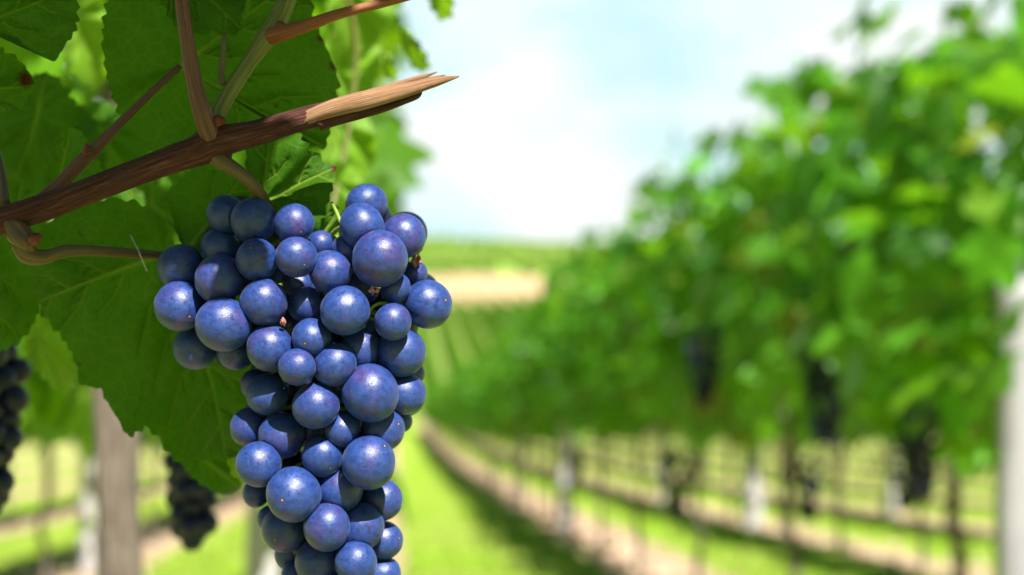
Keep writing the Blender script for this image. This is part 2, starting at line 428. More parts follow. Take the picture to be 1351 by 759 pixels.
# ------------------------------------------------------------------ ground
KY = [80, 90, 100, 112, 130, 150, 170, 195, 240, 330, 420, 445, 480, 600, 1000, 3000]
KD = [8.07, 8.50, 8.35, 7.45, 6.0, 4.35, 2.7, 1.5, -1.3, -6.6, -11.6, -12.0, -11.0, -2.0, 20.0, 30.0]
def drop(y):
    y = np.asarray(y, float)
    near = 0.9 + 0.108 * y - 0.00023 * np.clip(y, 0, None) ** 2
    return np.where(y <= 80, near, np.interp(y, KY, KD))
def gz(x, y):
    return CAM[2] - drop(y)

ys = np.concatenate([np.arange(-60, 0, 5), np.arange(0, 60, 0.5), np.arange(60, 130, 1.5), np.arange(130, 480, 6), [500, 550, 600, 700, 850, 1000, 1500, 2000, 3000]])
xs = np.concatenate([[-3000, -1500, -700, -350, -180, -90, -50, -35], np.arange(-25, -8, 1.5), np.arange(-8, 12, 0.5), np.arange(12, 40, 1.5), [45, 60, 90, 130, 200, 350, 700, 1500, 3000]])
GX, GY = np.meshgrid(xs, ys)
GZ = gz(GX, GY) + 0.012 * np.sin(GX * 3.1 + GY * 1.3) * np.sin(GY * 2.3) * (GY < 60) + np.where(GY > 200, 0.9 * np.sin(GX * 0.045 + 1.0) + 0.5 * np.sin(GX * 0.11), 0)
V = np.stack([GX.ravel(), GY.ravel(), GZ.ravel()], 1); nx = len(xs)
F = [[j * nx + i, j * nx + i + 1, (j + 1) * nx + i + 1, (j + 1) * nx + i] for j in range(len(ys) - 1) for i in range(nx - 1)]
tag(obj('ground', mesh('ground', V, F, M['ground'])), 'bright grass alleys with tan soil strips running down to far slope', 'ground', kind='structure')

# grass blades in the alleys
def grass_field():
    n = 26000
    y = 8.3 + 34 * rng.random(n) ** 1.7
    x = rng.uniform(-0.55, 0.50, n) * y * 0.9 + 0.2
    u = (x - ROW0 - np.where(x > .7, .17, -.08)) / PITCH; d = np.abs(u - np.round(u)) * PITCH
    keep = (d > 0.38) | (rng.random(n) < 0.10)
    x, y = x[keep], y[keep]; n = len(x)
    h = rng.uniform(0.03, 0.085, n); w = rng.uniform(0.006, 0.014, n); a = rng.uniform(0, 6.28, n)
    lean = rng.normal(0, 0.035, (n, 2))
    z = gz(x, y) - 0.01
    dx, dy = np.cos(a) * w, np.sin(a) * w
    v = np.empty((n, 4, 3))
    v[:, 0] = np.stack([x - dx, y - dy, z], 1); v[:, 1] = np.stack([x + dx, y + dy, z], 1)
    v[:, 2] = np.stack([x + dx * .6 + lean[:, 0] * .5, y + dy * .6 + lean[:, 1] * .5, z + h * .6], 1)
    v[:, 3] = np.stack([x + lean[:, 0], y + lean[:, 1], z + h], 1)
    f = (np.arange(n)[:, None, None] * 4 + np.array([[0, 1, 2], [0, 2, 3]])).reshape(-1, 3)
    tag(obj('grass', mesh('grass', v.reshape(-1, 3), f, M['grass'], False)), 'sunlit short grass growing in the alleys between vine rows', 'grass', kind='stuff')
grass_field()

def ico():
    p = (1 + 5 ** .5) / 2
    v = np.array([(-1, p, 0), (1, p, 0), (-1, -p, 0), (1, -p, 0), (0, -1, p), (0, 1, p), (0, -1, -p), (0, 1, -p), (p, 0, -1), (p, 0, 1), (-p, 0, -1), (-p, 0, 1)], float)
    v /= np.linalg.norm(v[0])
    f = [(0, 11, 5), (0, 5, 1), (0, 1, 7), (0, 7, 10), (0, 10, 11), (1, 5, 9), (5, 11, 4), (11, 10, 2), (10, 7, 6), (7, 1, 8), (3, 9, 4), (3, 4, 2), (3, 2, 6), (3, 6, 8), (3, 8, 9), (4, 9, 5), (2, 4, 11), (6, 2, 10), (8, 6, 7), (9, 8, 1)]
    return v, f
def ico2():
    v, f = ico(); v = list(map(tuple, v)); cache = {}; nf = []
    def mid(a, b):
        k = (min(a, b), max(a, b))
        if k not in cache:
            m = (np.array(v[a]) + np.array(v[b])); v.append(tuple(m / np.linalg.norm(m))); cache[k] = len(v) - 1
        return cache[k]
    for a, b, c in f:
        ab, bc, ca = mid(a, b), mid(b, c), mid(c, a); nf += [(a, ab, ca), (b, bc, ab), (c, ca, bc), (ab, bc, ca)]
    return np.array(v), nf
ICO1, ICO2 = ico(), ico2()

def clods():
    g = Geo()
    for i in range(900):
        k = random.choice([-2, -1, 1, 1, 1, 2, 2, 3])
        y = 9 + 30 * random.random() ** 1.8
        x = ROW0 + 0.17 + k * PITCH + random.gauss(0, 0.15)
        r = random.uniform(0.012, 0.04) * (1.7 if random.random() < .06 else 1)
        v = ICO1[0] * (1 + rng.normal(0, .16, (12, 1))) * r * np.array([1.2, 1, .7])
        g.add(v + np.array([x, y, float(gz(x, y)) + r * .2]), ICO1[1])
    tag(obj('soil_clods', g.mesh('soil_clods', M['clod'], smooth=False)), 'tan soil clods and stones lying along the bare strips', 'soil', kind='stuff')
clods()

# ------------------------------------------------------------------ row vines
LOBES = [(0, 1.0), (14, .82), (33, .56), (50, .84), (62, .90), (76, .78), (96, .54), (115, .66), (130, .68), (150, .52), (168, .30), (180, .10)]
la = np.array([a for a, r in LOBES] + [-a for a, r in LOBES[-2:0:-1]]); lr = np.array([r for a, r in LOBES] + [r for a, r in LOBES[-2:0:-1]])
LEAF2 = np.stack([np.sin(np.radians(la)) * lr, np.cos(np.radians(la)) * lr], 1)     # unit leaf, petiole at origin, tip at +v
NL = len(LEAF2)
LEAF_F = [[0, 1 + i, 1 + (i + 1) % NL] for i in range(NL)]
def place_leaf(g, c, n, tip, size, curl=0.25, fold=0.18):
    n = n / np.linalg.norm(n); t = tip - n * (tip @ n); t /= (np.linalg.norm(t) + 1e-9); b = np.cross(t, n)
    u, v = LEAF2[:, 0], LEAF2[:, 1]
    h = -curl * (u * u + v * v) + fold * np.abs(u) + rng.normal(0, .04, NL)
    P = np.outer(u, b) + np.outer(v, t) + np.outer(h, n)
    g.add(np.vstack([c, c + P * size]), LEAF_F)

def crown_mesh(seed, mat, n=445, half=0.98, h0=0.93, h1=2.10, wid=0.18, thin=0.0):
    global rng
    keep = rng; rng = np.random.default_rng(seed); g = Geo()
    bumps = rng.uniform(-0.12, 0.16, 7)
    for i in range(n):
        x = rng.uniform(-half, half)
        top = h1 + np.interp(x, np.linspace(-half, half, 7), bumps)
        f = rng.random()
        z = h0 + (top - h0) * (f ** .85 if rng.random() > .15 else f * .6)
        ff = (z - h0) / (h1 - h0)
        bot = h0 + 0.10 * math.sin(x * 5 + seed)
        if z < bot: z = bot + rng.random() * .3
        s = rng.choice([-1, 1])
        y = s * abs(rng.normal(0, wid * (1.0 - .35 * max(0, ff - .5))))
        y = np.clip(y, -2.0 * wid, 2.0 * wid)
        nn = np.array([rng.normal(0, .85), s * 0.65 + rng.normal(0, .5), 0.75 + rng.normal(0, .55)])
        tp = np.array([rng.normal(0, .6), s * .25, -1.0 if ff < .85 else rng.normal(0, .8)])
        place_leaf(g, np.array([x, y, z]), nn, tp, rng.uniform(.07, .125), rng.uniform(.1, .4))
    # a few shoots standing above the hedge
    for i in range(2):
        x = rng.uniform(-half, half); base = h1 - .1; y0 = rng.normal(0, .08)
        for k in range(6):
            s = rng.choice([-1, 1])
            place_leaf(g, np.array([x + rng.normal(0, .03), y0 + s * .04, base + .08 * k * rng.uniform(.6, 1.1)]), np.array([rng.normal(0, .6), s * .7, .7]), np.array([rng.normal(0, .7), s, -.3]), rng.uniform(.04, .075))
    me = g.mesh('crown', mat); rng = keep
    # local X of this mesh runs along the row: turn it so that it runs along +Y
    me.transform(Matrix.Rotation(R(90), 4, 'Z'))
    return me

def trunk_mesh(seed, mat, r=0.018):
    rg = np.random.default_rng(seed); g = Geo()
    p = [np.array([0, 0, -.05])]
    for k in range(1, 6): p.append(np.array([rg.normal(0, .012), rg.normal(0, .02), .18 * k]))
    rad = [r * 1.35, r * 1.05, r, r * .95, r * 1.0, r * 1.15]
    g.add(*tube(p, rad, 26, 14, .10, 5, .08, seed=seed))
    for s in (-1, 1):                       # two arms along the wire
        q = [p[-1], p[-1] + [0, s * .16, .06], p[-1] + [rg.normal(0, .01), s * .45, .05], p[-1] + [0, s * .8, .06]]
        g.add(*tube(q, [r * .75, r * .55, r * .45, r * .3], 16, 10, .08, 5, .08, seed=seed + 3))
    return g.mesh('trunk', mat)

def cane_mesh(seed, mat):
    rg = np.random.default_rng(seed); g = Geo()
    for k in range(8):
        y = rg.uniform(-.85, .85); x = rg.normal(0, .03)
        q = [np.array([x, y, .93]), np.array([x + rg.normal(0, .03), y + rg.normal(0, .04), 1.3]), np.array([x + rg.normal(0, .05), y + rg.normal(0, .07), 1.7]), np.array([x + rg.normal(0, .06), y + rg.normal(0, .1), 2.05])]
        g.add(*tube(q, [.0055, .005, .004, .002], 12, 6, seed=seed + k))
    return g.mesh('cane', mat)

CROWN = [crown_mesh(20 + i, M['leaf_row'], n=n_, wid=w_) for i, (n_, w_) in enumerate([(500, .19), (350, .15), (450, .17), (320, .16), (480, .20), (390, .16)])]
CROWN_L = [crown_mesh(40 + i, M['leaf_left'], n=460, wid=.115) for i in range(3)]
TRUNK = [trunk_mesh(60 + i, M['trunk_dark']) for i in range(4)]
CANE = [cane_mesh(80 + i, M['shoot_brown']) for i in range(3)]
ORD = ['nearest', 'second', 'third', 'fourth', 'fifth', 'sixth', 'seventh', 'eighth', 'ninth', 'tenth', 'eleventh', 'twelfth']
proto = {}
def grow_vine(x, y, k, label, group, crowns, scale=1.0):
    key = (id(crowns), k % 6)
    z = float(gz(x, y))
    if key not in proto:
        t = thing('grape_vine', (x, y, z), label, 'grape vine', group)
        obj('trunk', TRUNK[k % 4], t); obj('cane', CANE[k % 3], t); obj('crown', crowns[k % len(crowns)], t)
        proto[key] = t
    else:
        p = proto[key]; t = p.copy(); COL.objects.link(t); t.location = (x, y, z)
        tag(t, label, None, group)
        for ch in list(p.children):
            c = ch.copy(); COL.objects.link(c); c.parent = t
    t.rotation_euler = (0, 0, math.pi if (k * 7 + int(x * 10)) % 2 else 0)
    t.scale = (1, 1, scale)
    return t

ROWS = [  # lateral step, first y, last y, phrase, crowns
    (1, 3.88, 79, 'the row right of the grass alley', CROWN),
    (2, 7.2, 79, 'the second row right of the grass alley', CROWN),
    (3, 11.5, 74, 'the third row right of the grass alley', CROWN),
    (4, 16.0, 70, 'the fourth row right of the grass alley', CROWN),
    (-1, 7.0, 70, 'the row behind the left-hand trunk', CROWN_L),
    (-2, 13.0, 60, 'the second row behind the left-hand trunk', CROWN_L),
    (0, 3.15, 78, 'the same row as the dark foreground leaves', CROWN_L),
]
for step, y0, y1, phrase, crowns in ROWS:
    x = ROW0 + step * PITCH; k = 0; y = y0
    while y < y1:
        if k < 8: lab = f'{ORD[k]} trellised leafy vine in {phrase}'
        elif y < 40: lab = f'green leafy vine halfway down {phrase}'
        else: lab = f'small distant leafy vine far down {phrase}'
        sc = 1.0 + random.uniform(-.05, .06) + (0.07 if step == 1 and 8.5 < y < 14.5 else 0)
        grow_vine(x + random.gauss(0, .015), y + random.gauss(0, .06), k + step * 2 + 4, lab, f'vines in {phrase}', crowns, sc)
        k += 1; y += 1.8

for x, y, lab in ((ROW0 + PITCH, .35, 'unseen leafy vine added beside the camera in the row right of the alley'), (ROW0 + PITCH, -1.45, 'unseen leafy vine added just behind the camera, right of the alley'), (ROW0 + PITCH, -3.3, 'unseen leafy vine added farther behind the camera, right of the alley'), (ROW0, -2.4, 'unseen leafy vine added behind the camera in the near left row'), (ROW0, -4.2, 'unseen leafy vine added well behind the camera in the near left row'), (ROW0 - PITCH, .3, 'unseen leafy vine added left of the camera, one alley over')):  # unseen vines added to block sky light from behind the camera
    grow_vine(x, y, int(abs(y) * 10) % 6, lab, 'unseen vines added beside and behind the camera', CROWN)

# outer rows, seen only as bands beneath the near canopies, and the rows on the far slope
def hedge_mesh(name, ya, yb, h0, h1, wid, per_m, size, seed, mat, stakes=True):
    rg = np.random.default_rng(seed)
    n = int((yb - ya) * per_m)
    y = rg.uniform(ya, yb, n); x = rg.normal(0, wid, n).clip(-2 * wid, 2 * wid)
    hh = h1 * (0.92 + .1 * np.sin(y * 1.1 + seed) + .07 * np.sin(y * 2.7))
    z = gz(0, y) + h0 + (hh - h0) * rg.random(n)
    s = size * rg.uniform(.6, 1.25, n)
    nn = rg.normal(0, .6, (n, 3)); nn[:, 2] += .5; nn[:, 0] += np.sign(x) * .6; nn /= np.linalg.norm(nn, axis=1)[:, None]
    a = np.cross(nn, rg.normal(0, 1, (n, 3))); a /= np.linalg.norm(a, axis=1)[:, None]; b = np.cross(nn, a)
    c = np.stack([x, y, z], 1)
    ang = np.radians([0, 50, 105, 160, 205, 260, 310]); rr = np.array([1, .8, .9, .6, .7, .95, .75])
    v = (c[:, None] + s[:, None, None] * (a[:, None] * (np.cos(ang) * rr)[None, :, None] + b[:, None] * (np.sin(ang) * rr)[None, :, None]))
    f = np.arange(n)[:, None] * 7 + np.arange(7)
    v = v.reshape(-1, 3); faces = f.tolist()
    return mesh(name, v, faces, mat, False)
HG = 'long vine rows beyond the fourth row on the right'
for k, (step, ya, yb) in enumerate([(5, 19, 75), (6, 24, 75), (7, 27, 75), (8, 30, 75)]):
    x = ROW0 + step * PITCH
    t = thing('vine_row', (x, ya, 0), f'long trellised vine row, {["fifth", "sixth", "seventh", "eighth"][k]} right of the grass alley', 'vine row', HG)
    me = hedge_mesh('foliage', ya, yb, .86, 2.1, .18, 170, .085, 90 + k, M['leaf_row']); me.transform(Matrix.Translation((0, -ya, 0)))
    obj('foliage', me, t)
    y = ya
    while y < yb:
        o = obj('trunk', TRUNK[int(y) % 4], t); o.location = (0, y - ya, float(gz(0, y))); y += 1.8

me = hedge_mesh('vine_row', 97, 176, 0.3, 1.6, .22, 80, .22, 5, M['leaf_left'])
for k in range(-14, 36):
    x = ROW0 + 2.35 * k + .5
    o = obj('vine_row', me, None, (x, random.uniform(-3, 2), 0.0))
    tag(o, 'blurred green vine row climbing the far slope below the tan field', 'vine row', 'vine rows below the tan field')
me = hedge_mesh('vine_row', 233, 441, .5, 2.2, .5, 24, .5, 6, M['leaf_far_haze'])
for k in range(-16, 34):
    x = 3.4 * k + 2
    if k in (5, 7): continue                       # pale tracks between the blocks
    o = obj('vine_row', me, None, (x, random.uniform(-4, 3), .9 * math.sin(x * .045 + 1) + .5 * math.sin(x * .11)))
    tag(o, 'haze-paled green vine row on the ridge above the tan field', 'vine row', 'vine rows above the tan field')

# ------------------------------------------------------------------ posts and wire
def post_mesh(seed, w, h, mat='post'):
    rg = np.random.default_rng(seed); g = Geo()
    p = [np.array([rg.normal(0, .004), rg.normal(0, .004), z]) for z in np.linspace(-.1, h, 6)]
    v, f, u = tube(p, [w * .52, w * .5, w * .5, w * .49, w * .48, w * .46], 30, 20, .012, 6, .012, seed=seed)
    g.add(v, f, u); return g.mesh('vineyard_post', M[mat])
POSTS = [  # step, y, width, height, label, dx
    (1, 3.05, .085, 1.25, 'thick pale grey wooden post cut by the right picture edge', -0.235),
    (1, 13.5, .12, 1.7, 'slim pale post standing on the tan strip beside the alley', 0.0),
    (1, 18.4, .085, 1.7, 'small blurred post further down the tan strip', 0.0),
    (1, 23.3, .085, 1.7, 'tiny blurred post deep in the first right-hand row', 0.0),
    (2, 13.6, .19, 1.75, 'broad pale post in the second row, between two dark trunks', 0.0),
    (2, 18.5, .09, 1.7, 'narrow blurred post farther down the second row', 0.0),
    (3, 14.9, .09, 1.7, 'faint post seen under the canopy in the third row', 0.0),
    (0, 2.72, .064, 1.7, 'pale grey post showing below the big grape cluster', 0.0),
    (-1, 9.9, .10, 1.6, 'pale blurred post behind the rough left-hand trunk', 0.0),
]
for i, (step, y, w, h, lab, dx) in enumerate(POSTS):
    x = ROW0 + step * PITCH + dx
    o = obj('vineyard_post', post_mesh(300 + i, w, h, 'post' if i == 0 else 'post_pale'), None, (x, y, float(gz(x, y))))
    tag(o, lab, 'post', 'vineyard posts')
for step, lab in ((1, 'thin trellis wire running along the row right of the alley'), (2, 'thin trellis wire running along the second right-hand row')):
    g = Geo(); x = ROW0 + step * PITCH - .05
    yy = np.linspace(2.0 if step == 1 else 7, 45, 24)
    g.add(*tube([np.array([x, y, float(gz(x, y)) + .92 + .012 * (i % 2)]) for i, y in enumerate(yy)], [.0016] * 24, 70, 6))
    tag(obj('trellis_wire', g.mesh('trellis_wire', M['wire'])), lab, 'wire', 'trellis wires')

# left-hand trunk close behind the grapes
def near_trunk():
    x, y = ROW0 + .004, 1.30; z = float(gz(x, y))
    t = thing('grape_vine', (x, y, z), 'rough pale vine trunk rising below the big shaded leaf', 'grape vine')
    g = Geo(); pts = [np.array([.002, 0, -.05]), np.array([.004, .01, .3]), np.array([-.003, 0, .55]), np.array([.0, .0, .72]), np.array([-.004, .0, .95]), np.array([.004, .02, 1.12]), np.array([.0, .03, 1.25])]
    g.add(*tube(pts, [.026, .021, .019, .020, .019, .020, .024], 120, 40, .09, 7, .08, seed=5))
    for s in (-1, 1):
        g.add(*tube([pts[-1] - [0, 0, .02], pts[-1] + [0, s * .12, .05], pts[-1] + [0, s * .5, .06]], [.016, .012, .006], 20, 12, .08, 5, .05, seed=8))
    obj('trunk', g.mesh('trunk', M['trunk']), t)
    obj('cane', CANE[1], t, (0, 0, .36))
    # crown: only what hangs behind the shaded foreground leaves
    global rng
    keep = rng; rng = np.random.default_rng(77); g = Geo()
    n = 0
    while n < 620:
        p = np.array([rng.normal(-.06, .19), rng.uniform(-.55, .95), rng.uniform(.80, 1.85)])
        wx, wy, wz = p[0] + x, p[1] + y, p[2] + z
        q = proj((wx, wy, wz))
        if p[0] > .16 + .05 * (p[2] > 1.0) or p[0] < -.6: continue
        if q[2] < .78: continue
        if q[1] > 500 + 60 * rng.random() and q[0] < 340: continue
        if min(np.linalg.norm(np.array([wx, wy, wz]) - (np.array([ROW0, 1.28, h_]) + SUN * max(0, (np.array([wx, wy, wz]) - np.array([ROW0, 1.28, h_])) @ SUN))) for h_ in (.68, .74, .80)) < .085: continue
        s = rng.choice([-1, 1])
        place_leaf(g, p, np.array([s * .8, rng.normal(0, .5), .55]), np.array([s * .3, rng.normal(0, .6), -1]), rng.uniform(.045, .075)); n += 1
    rng = keep
    obj('crown', g.mesh('crown', M['leaf_left']), t)
near_trunk()

# ------------------------------------------------------------------ distant hanging clusters
def far_cluster_mesh(seed, n=110, L=.17, w=.045, r=.0085):
    rg = np.random.default_rng(seed); g = Geo()
    for i in range(n):
        f = rg.random() ** .8; ww = w * (1 - .72 * f) * (1.0 if f > .12 else .8); a = rg.uniform(0, 6.28)
        rr = r * rg.uniform(.8, 1.15)
        g.add(ICO2[0] * rr + np.array([math.cos(a) * ww, math.sin(a) * ww, -.02 - f * L]), ICO2[1])
    return g.mesh('grape_cluster', M['grape_dark_shade'])
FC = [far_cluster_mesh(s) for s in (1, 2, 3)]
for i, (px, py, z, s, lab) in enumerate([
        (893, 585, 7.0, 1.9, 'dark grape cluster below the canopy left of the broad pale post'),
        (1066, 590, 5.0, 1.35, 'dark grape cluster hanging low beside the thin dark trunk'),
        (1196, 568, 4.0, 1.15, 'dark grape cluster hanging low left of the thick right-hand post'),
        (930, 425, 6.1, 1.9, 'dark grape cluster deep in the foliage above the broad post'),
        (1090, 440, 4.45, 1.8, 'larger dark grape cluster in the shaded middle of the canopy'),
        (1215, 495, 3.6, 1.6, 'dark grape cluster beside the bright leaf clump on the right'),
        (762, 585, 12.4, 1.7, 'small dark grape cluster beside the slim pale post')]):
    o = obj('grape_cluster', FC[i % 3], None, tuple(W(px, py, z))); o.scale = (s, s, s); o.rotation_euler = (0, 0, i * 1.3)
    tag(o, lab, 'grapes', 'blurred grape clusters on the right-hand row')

# ------------------------------------------------------------------ near leaves
def resample(poly, step):
    P = np.vstack([poly, poly[:1]]); d = np.concatenate([[0], np.cumsum(np.linalg.norm(np.diff(P, axis=0), axis=1))])
    n = int(d[-1] / step); s = np.linspace(0, d[-1], n, endpoint=False)
    return np.stack([np.interp(s, d, P[:, 0]), np.interp(s, d, P[:, 1])], 1), d[-1]

def near_leaf(parent, J, poly, z0, gx=0.0, gy=0.0, curl=0.0, wav=0.002, seed=0, mat='leaf_near', teeth=4.0, period=15.0, brown=(), rings=60, step=1.6, label=None, smoothing=2):
    """leaf blade with an outline, its own tilt, curl and waves; J is where the petiole meets it"""
    rg = np.random.default_rng(seed + 500)
    J = np.array(J, float); poly = np.array(poly, float)
    for _ in range(smoothing):                       # corner cutting
        a = poly; b = np.roll(poly, -1, 0); poly = np.stack([a * .78 + b * .22, a * .22 + b * .78], 1).reshape(-1, 2)
    P, ln = resample(poly, step); n = len(P)
    tg = np.roll(P, -2, 0) - np.roll(P, 2, 0); tg /= np.linalg.norm(tg, axis=1)[:, None] + 1e-9
    nrm = np.stack([tg[:, 1], -tg[:, 0]], 1)
    area = 0.5 * np.sum(P[:, 0] * np.roll(P[:, 1], -1) - np.roll(P[:, 0], -1) * P[:, 1])
    if area < 0: nrm = -nrm
    s = np.linspace(0, ln, n); ph = s / period + .25 * np.sin(s / 31 + seed) + .2 * np.sin(s / 13 + 2 * seed)
    saw = ph % 1.0; saw = np.where(saw < .7, saw / .7, (1 - saw) / .3)
    P = P + nrm * ((saw - .5) * 2 * teeth * (0.75 + .35 * np.sin(s / 47 + seed) + .3 * np.sin(s / 19 + 3 * seed)))[:, None]
    rr = np.linalg.norm(P - J, axis=1); Rm = rr.max()
    # main veins go to the strongest local maxima of the outline
    k = int(n * .06) + 1; cand = [i for i in range(n) if rr[i] == max(rr[(i + j) % n] for j in range(-k, k + 1)) and rr[i] > .42 * Rm]
    cand.sort(key=lambda i: -rr[i]); segs = []
    for i in cand[:6]:
        tip = P[i]; v = tip - J; l = np.linalg.norm(v); u = v / l
        bend = np.array([-u[1], u[0]]) * rg.normal(0, .04) * l
        pts = [J + v * t + bend * math.sin(t * 3.14) for t in np.linspace(0, .97, 7)]
        for a, b, w in zip(pts[:-1], pts[1:], np.linspace(3.0, 1.2, 6)): segs.append((a, b, w))
        m = max(3, int(l / 26))
        for q in range(1, m):
            t = q / m; o = J + v * t + bend * math.sin(t * 3.14)
            sd = 1 if q % 2 else -1
            dr = np.array([u[0] * math.cos(.85) - sd * u[1] * math.sin(.85), u[1] * math.cos(.85) + sd * u[0] * math.sin(.85)])
            e1 = o + dr * l * .19; e2 = e1 + (dr * .8 + u * .5) * l * .17
            segs.append((o, e1, 1.1)); segs.append((e1, e2, .8))
            for q2 in (.4, .8):
                o2 = o + (e1 - o) * q2; segs.append((o2, o2 + (u * .9 + dr * .2) * l * .07, .55))
    t = (np.linspace(0, 1, rings + 1)[1:]) ** .8
    grid = J + (P - J)[None] * t[:, None, None]
    pts2 = np.vstack([J[None], grid.reshape(-1, 2)])
    vein = np.zeros(len(pts2)); dist = np.full(len(pts2), 99.0)
    for a, b, w in segs:
        ab = b - a; L2 = ab @ ab + 1e-9
        tt = np.clip(((pts2 - a) @ ab) / L2, 0, 1); d = np.linalg.norm(pts2 - (a + tt[:, None] * ab), axis=1)
        vein = np.maximum(vein, min(1, .55 + w * .25) * np.exp(-(d / w) ** 2)); dist = np.minimum(dist, d)
    dpx = pts2 - J; r2 = np.linalg.norm(dpx, axis=1) / Rm
    th = np.arctan2(dpx[:, 1], dpx[:, 0])
    z = z0 + gx * dpx[:, 0] + gy * dpx[:, 1] + curl * r2 ** 2
    z = z + wav * r2 * np.sin(th * 5 + seed) + wav * .6 * r2 * np.sin(th * 9 + 1.7 * seed) - .0021 * (1 - np.exp(-dist / 7.0)) * np.minimum(1, r2 * 3)
    z = z + wav * .5 * np.sin(pts2[:, 0] * .045 + seed) * np.sin(pts2[:, 1] * .05 + 2 * seed)
    br = np.zeros(len(pts2))
    for bx, by, bs in brown: br = np.maximum(br, np.clip(1.6 - np.linalg.norm(pts2 - [bx, by], axis=1) / bs, 0, 1))
    Wp = CAM + FWD * z[:, None] + RGT * ((pts2[:, 0] - 675.5) / FPX * z)[:, None] + UP * ((379.5 - pts2[:, 1]) / FPX * z)[:, None]
    F = [[0, 1 + (j + 1) % n, 1 + j] for j in range(n)]
    for i in range(rings - 1):
        o = 1 + i * n
        F += [[o + j, o + (j + 1) % n, o + n + (j + 1) % n, o + n + j] for j in range(n)]
    org = W(J[0], J[1], z0)
    me = mesh('leaf', Wp - org, F, M[mat], True, attrs={'vein': vein, 'brown': br})
    o = obj('leaf', me, parent)
    o.location = tuple(org - np.array(parent.location)) if parent is not None else tuple(org)
    if label: o['label'] = label
    return o

def part_tube(name, parent, px_pts, rad_px, mat, n=50, seg=18, ridge=.03, ridge_n=7, lump=.02, seed=0, label=None):
    """px_pts: (px,py,z); radii in photo pixels at that distance"""
    pts = [W(*p) for p in px_pts]; z = np.mean([p[2] for p in px_pts])
    g = Geo(); g.add(*tube(pts, [r * z / FPX for r in rad_px], n, seg, ridge, ridge_n, lump, seed=seed))
    o = obj(name, g.mesh(name, mat, origin=pts[0]), parent)
    o.location = tuple(pts[0] - np.array(parent.location))
    if label: o['label'] = label
    return o

def bud(parent, px, py, z, dx, dy, length, width, seed=0):
    a = np.array([px, py, z]); b = a + [dx * length, dy * length, -.001]
    pts = [tuple(a + (b - a) * t) for t in (0, .3, .6, .85, 1.0)]
    return part_tube('bud', parent, pts, [width * .7, width, width * .8, width * .4, 1], M['bud'], 24, 16, .06, 4, .05, seed)

# --- the broken cane and everything that grows from it
cane = thing('vine_cane', W(280, 190, .400), 'reddish brown cane snapped off in splinters, slanting above the grapes', 'vine cane')
CP = [(-60, 312, .402), (0, 292, .401), (60, 273, .400), (140, 243, .400), (220, 213, .399), (262, 199, .399), (285, 188, .399), (340, 175, .398), (400, 157, .398), (470, 139, .397), (515, 127, .397)]
part_tube('cane', cane, CP, [18, 18, 17.5, 17, 17.5, 20, 21, 16.5, 15, 12.5, 9], M['cane'], 170, 56, .03, 11, .012, 3)
# node collar
part_tube('node', cane, [(10, 292, .400), (22, 305, .398), (33, 318, .397), (38, 334, .3985)], [8, 15, 14.5, 10], M['petiole'], 30, 30, .0, 4, .09, 14)
# splintered end
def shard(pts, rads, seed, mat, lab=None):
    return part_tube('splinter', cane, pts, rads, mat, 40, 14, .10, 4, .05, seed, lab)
shard([(372, 166, .3985), (400, 157, .3972), (440, 143.5, .3949), (480, 133, .3942), (535, 119, .3945), (575, 108, .395), (606, 101, .395)], [4, 9.5, 12.8, 12.5, 10, 6.5, .8], 1, M['sunlit_split_wood'])  # main splinter; its pale length over the cane paints the sunlit stretch
shard([(440, 140, .3965), (490, 124, .3965), (535, 109, .397), (560, 101, .397), (577, 95, .397)], [6, 6.5, 4.5, 3, .6], 2, M['sunlit_split_wood'])
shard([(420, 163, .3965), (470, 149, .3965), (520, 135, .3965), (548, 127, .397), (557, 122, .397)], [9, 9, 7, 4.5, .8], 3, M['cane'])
shard([(500, 121, .3958), (540, 113, .396), (568, 104, .396), (588, 99, .396)], [4, 4, 2.5, .5], 4, M['sunlit_split_wood'])
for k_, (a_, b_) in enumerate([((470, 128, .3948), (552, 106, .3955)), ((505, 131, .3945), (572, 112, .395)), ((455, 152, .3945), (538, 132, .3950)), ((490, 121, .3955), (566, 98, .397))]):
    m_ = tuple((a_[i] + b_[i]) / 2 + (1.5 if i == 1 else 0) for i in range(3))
    shard([a_, m_, b_], [1.0, 2.2, .4], 60 + k_, M['sunlit_split_wood' if k_ % 2 else 'cane'])
# shoots
part_tube('shoot', cane, [(292, 206, .4045), (282, 188, .3985), (269, 155, .395), (258, 115, .395), (249, 65, .395), (240, 0, .395), (235, -60, .396)], [16, 15.5, 12.5, 11, 9.5, 9, 9], M['shoot_brown'], 70, 24, .025, 6, .02, 5)
part_tube('shoot', cane, [(281, 170, .400), (288, 150, .402), (303, 122, .404), (328, 84, .407), (352, 50, .409), (372, 15, .411), (392, -40, .412)], [11, 11, 11, 10, 14, 13, 12], M['shoot_green'], 70, 24, .025, 6, .03, 6)
part_tube('shoot', cane, [(358, 48, .408), (378, 42, .405), (410, 32, .404), (450, 18, .404), (530, -2, .405), (580, -16, .406)], [12, 10, 8, 7, 5.5, 5], M['shoot_orange'], 60, 20, .03, 6, .03, 7)
part_tube('shoot', cane, [(40, 275, .408), (76, 246, .409), (105, 216, .410), (122, 200, .411)], [8, 9, 9, 9], M['shoot_brown'], 30, 18, .03, 6, .03, 8)
part_tube('petiole', cane, [(118, 205, .411), (140, 182, .412), (165, 156, .415), (200, 122, .42), (237, 88, .427)], [9, 7, 5.5, 4.6, 4], M['shoot_brown'], 40, 16, .03, 5, .02, 9)
part_tube('petiole', cane, [(28, 322, .398), (36, 336, .398), (60, 339, .40), (90, 331, .403), (140, 332, .412), (215, 337, .431)], [13, 12, 9.5, 8, 7, 5.5], M['petiole'], 60, 20, .03, 6, .03, 10)
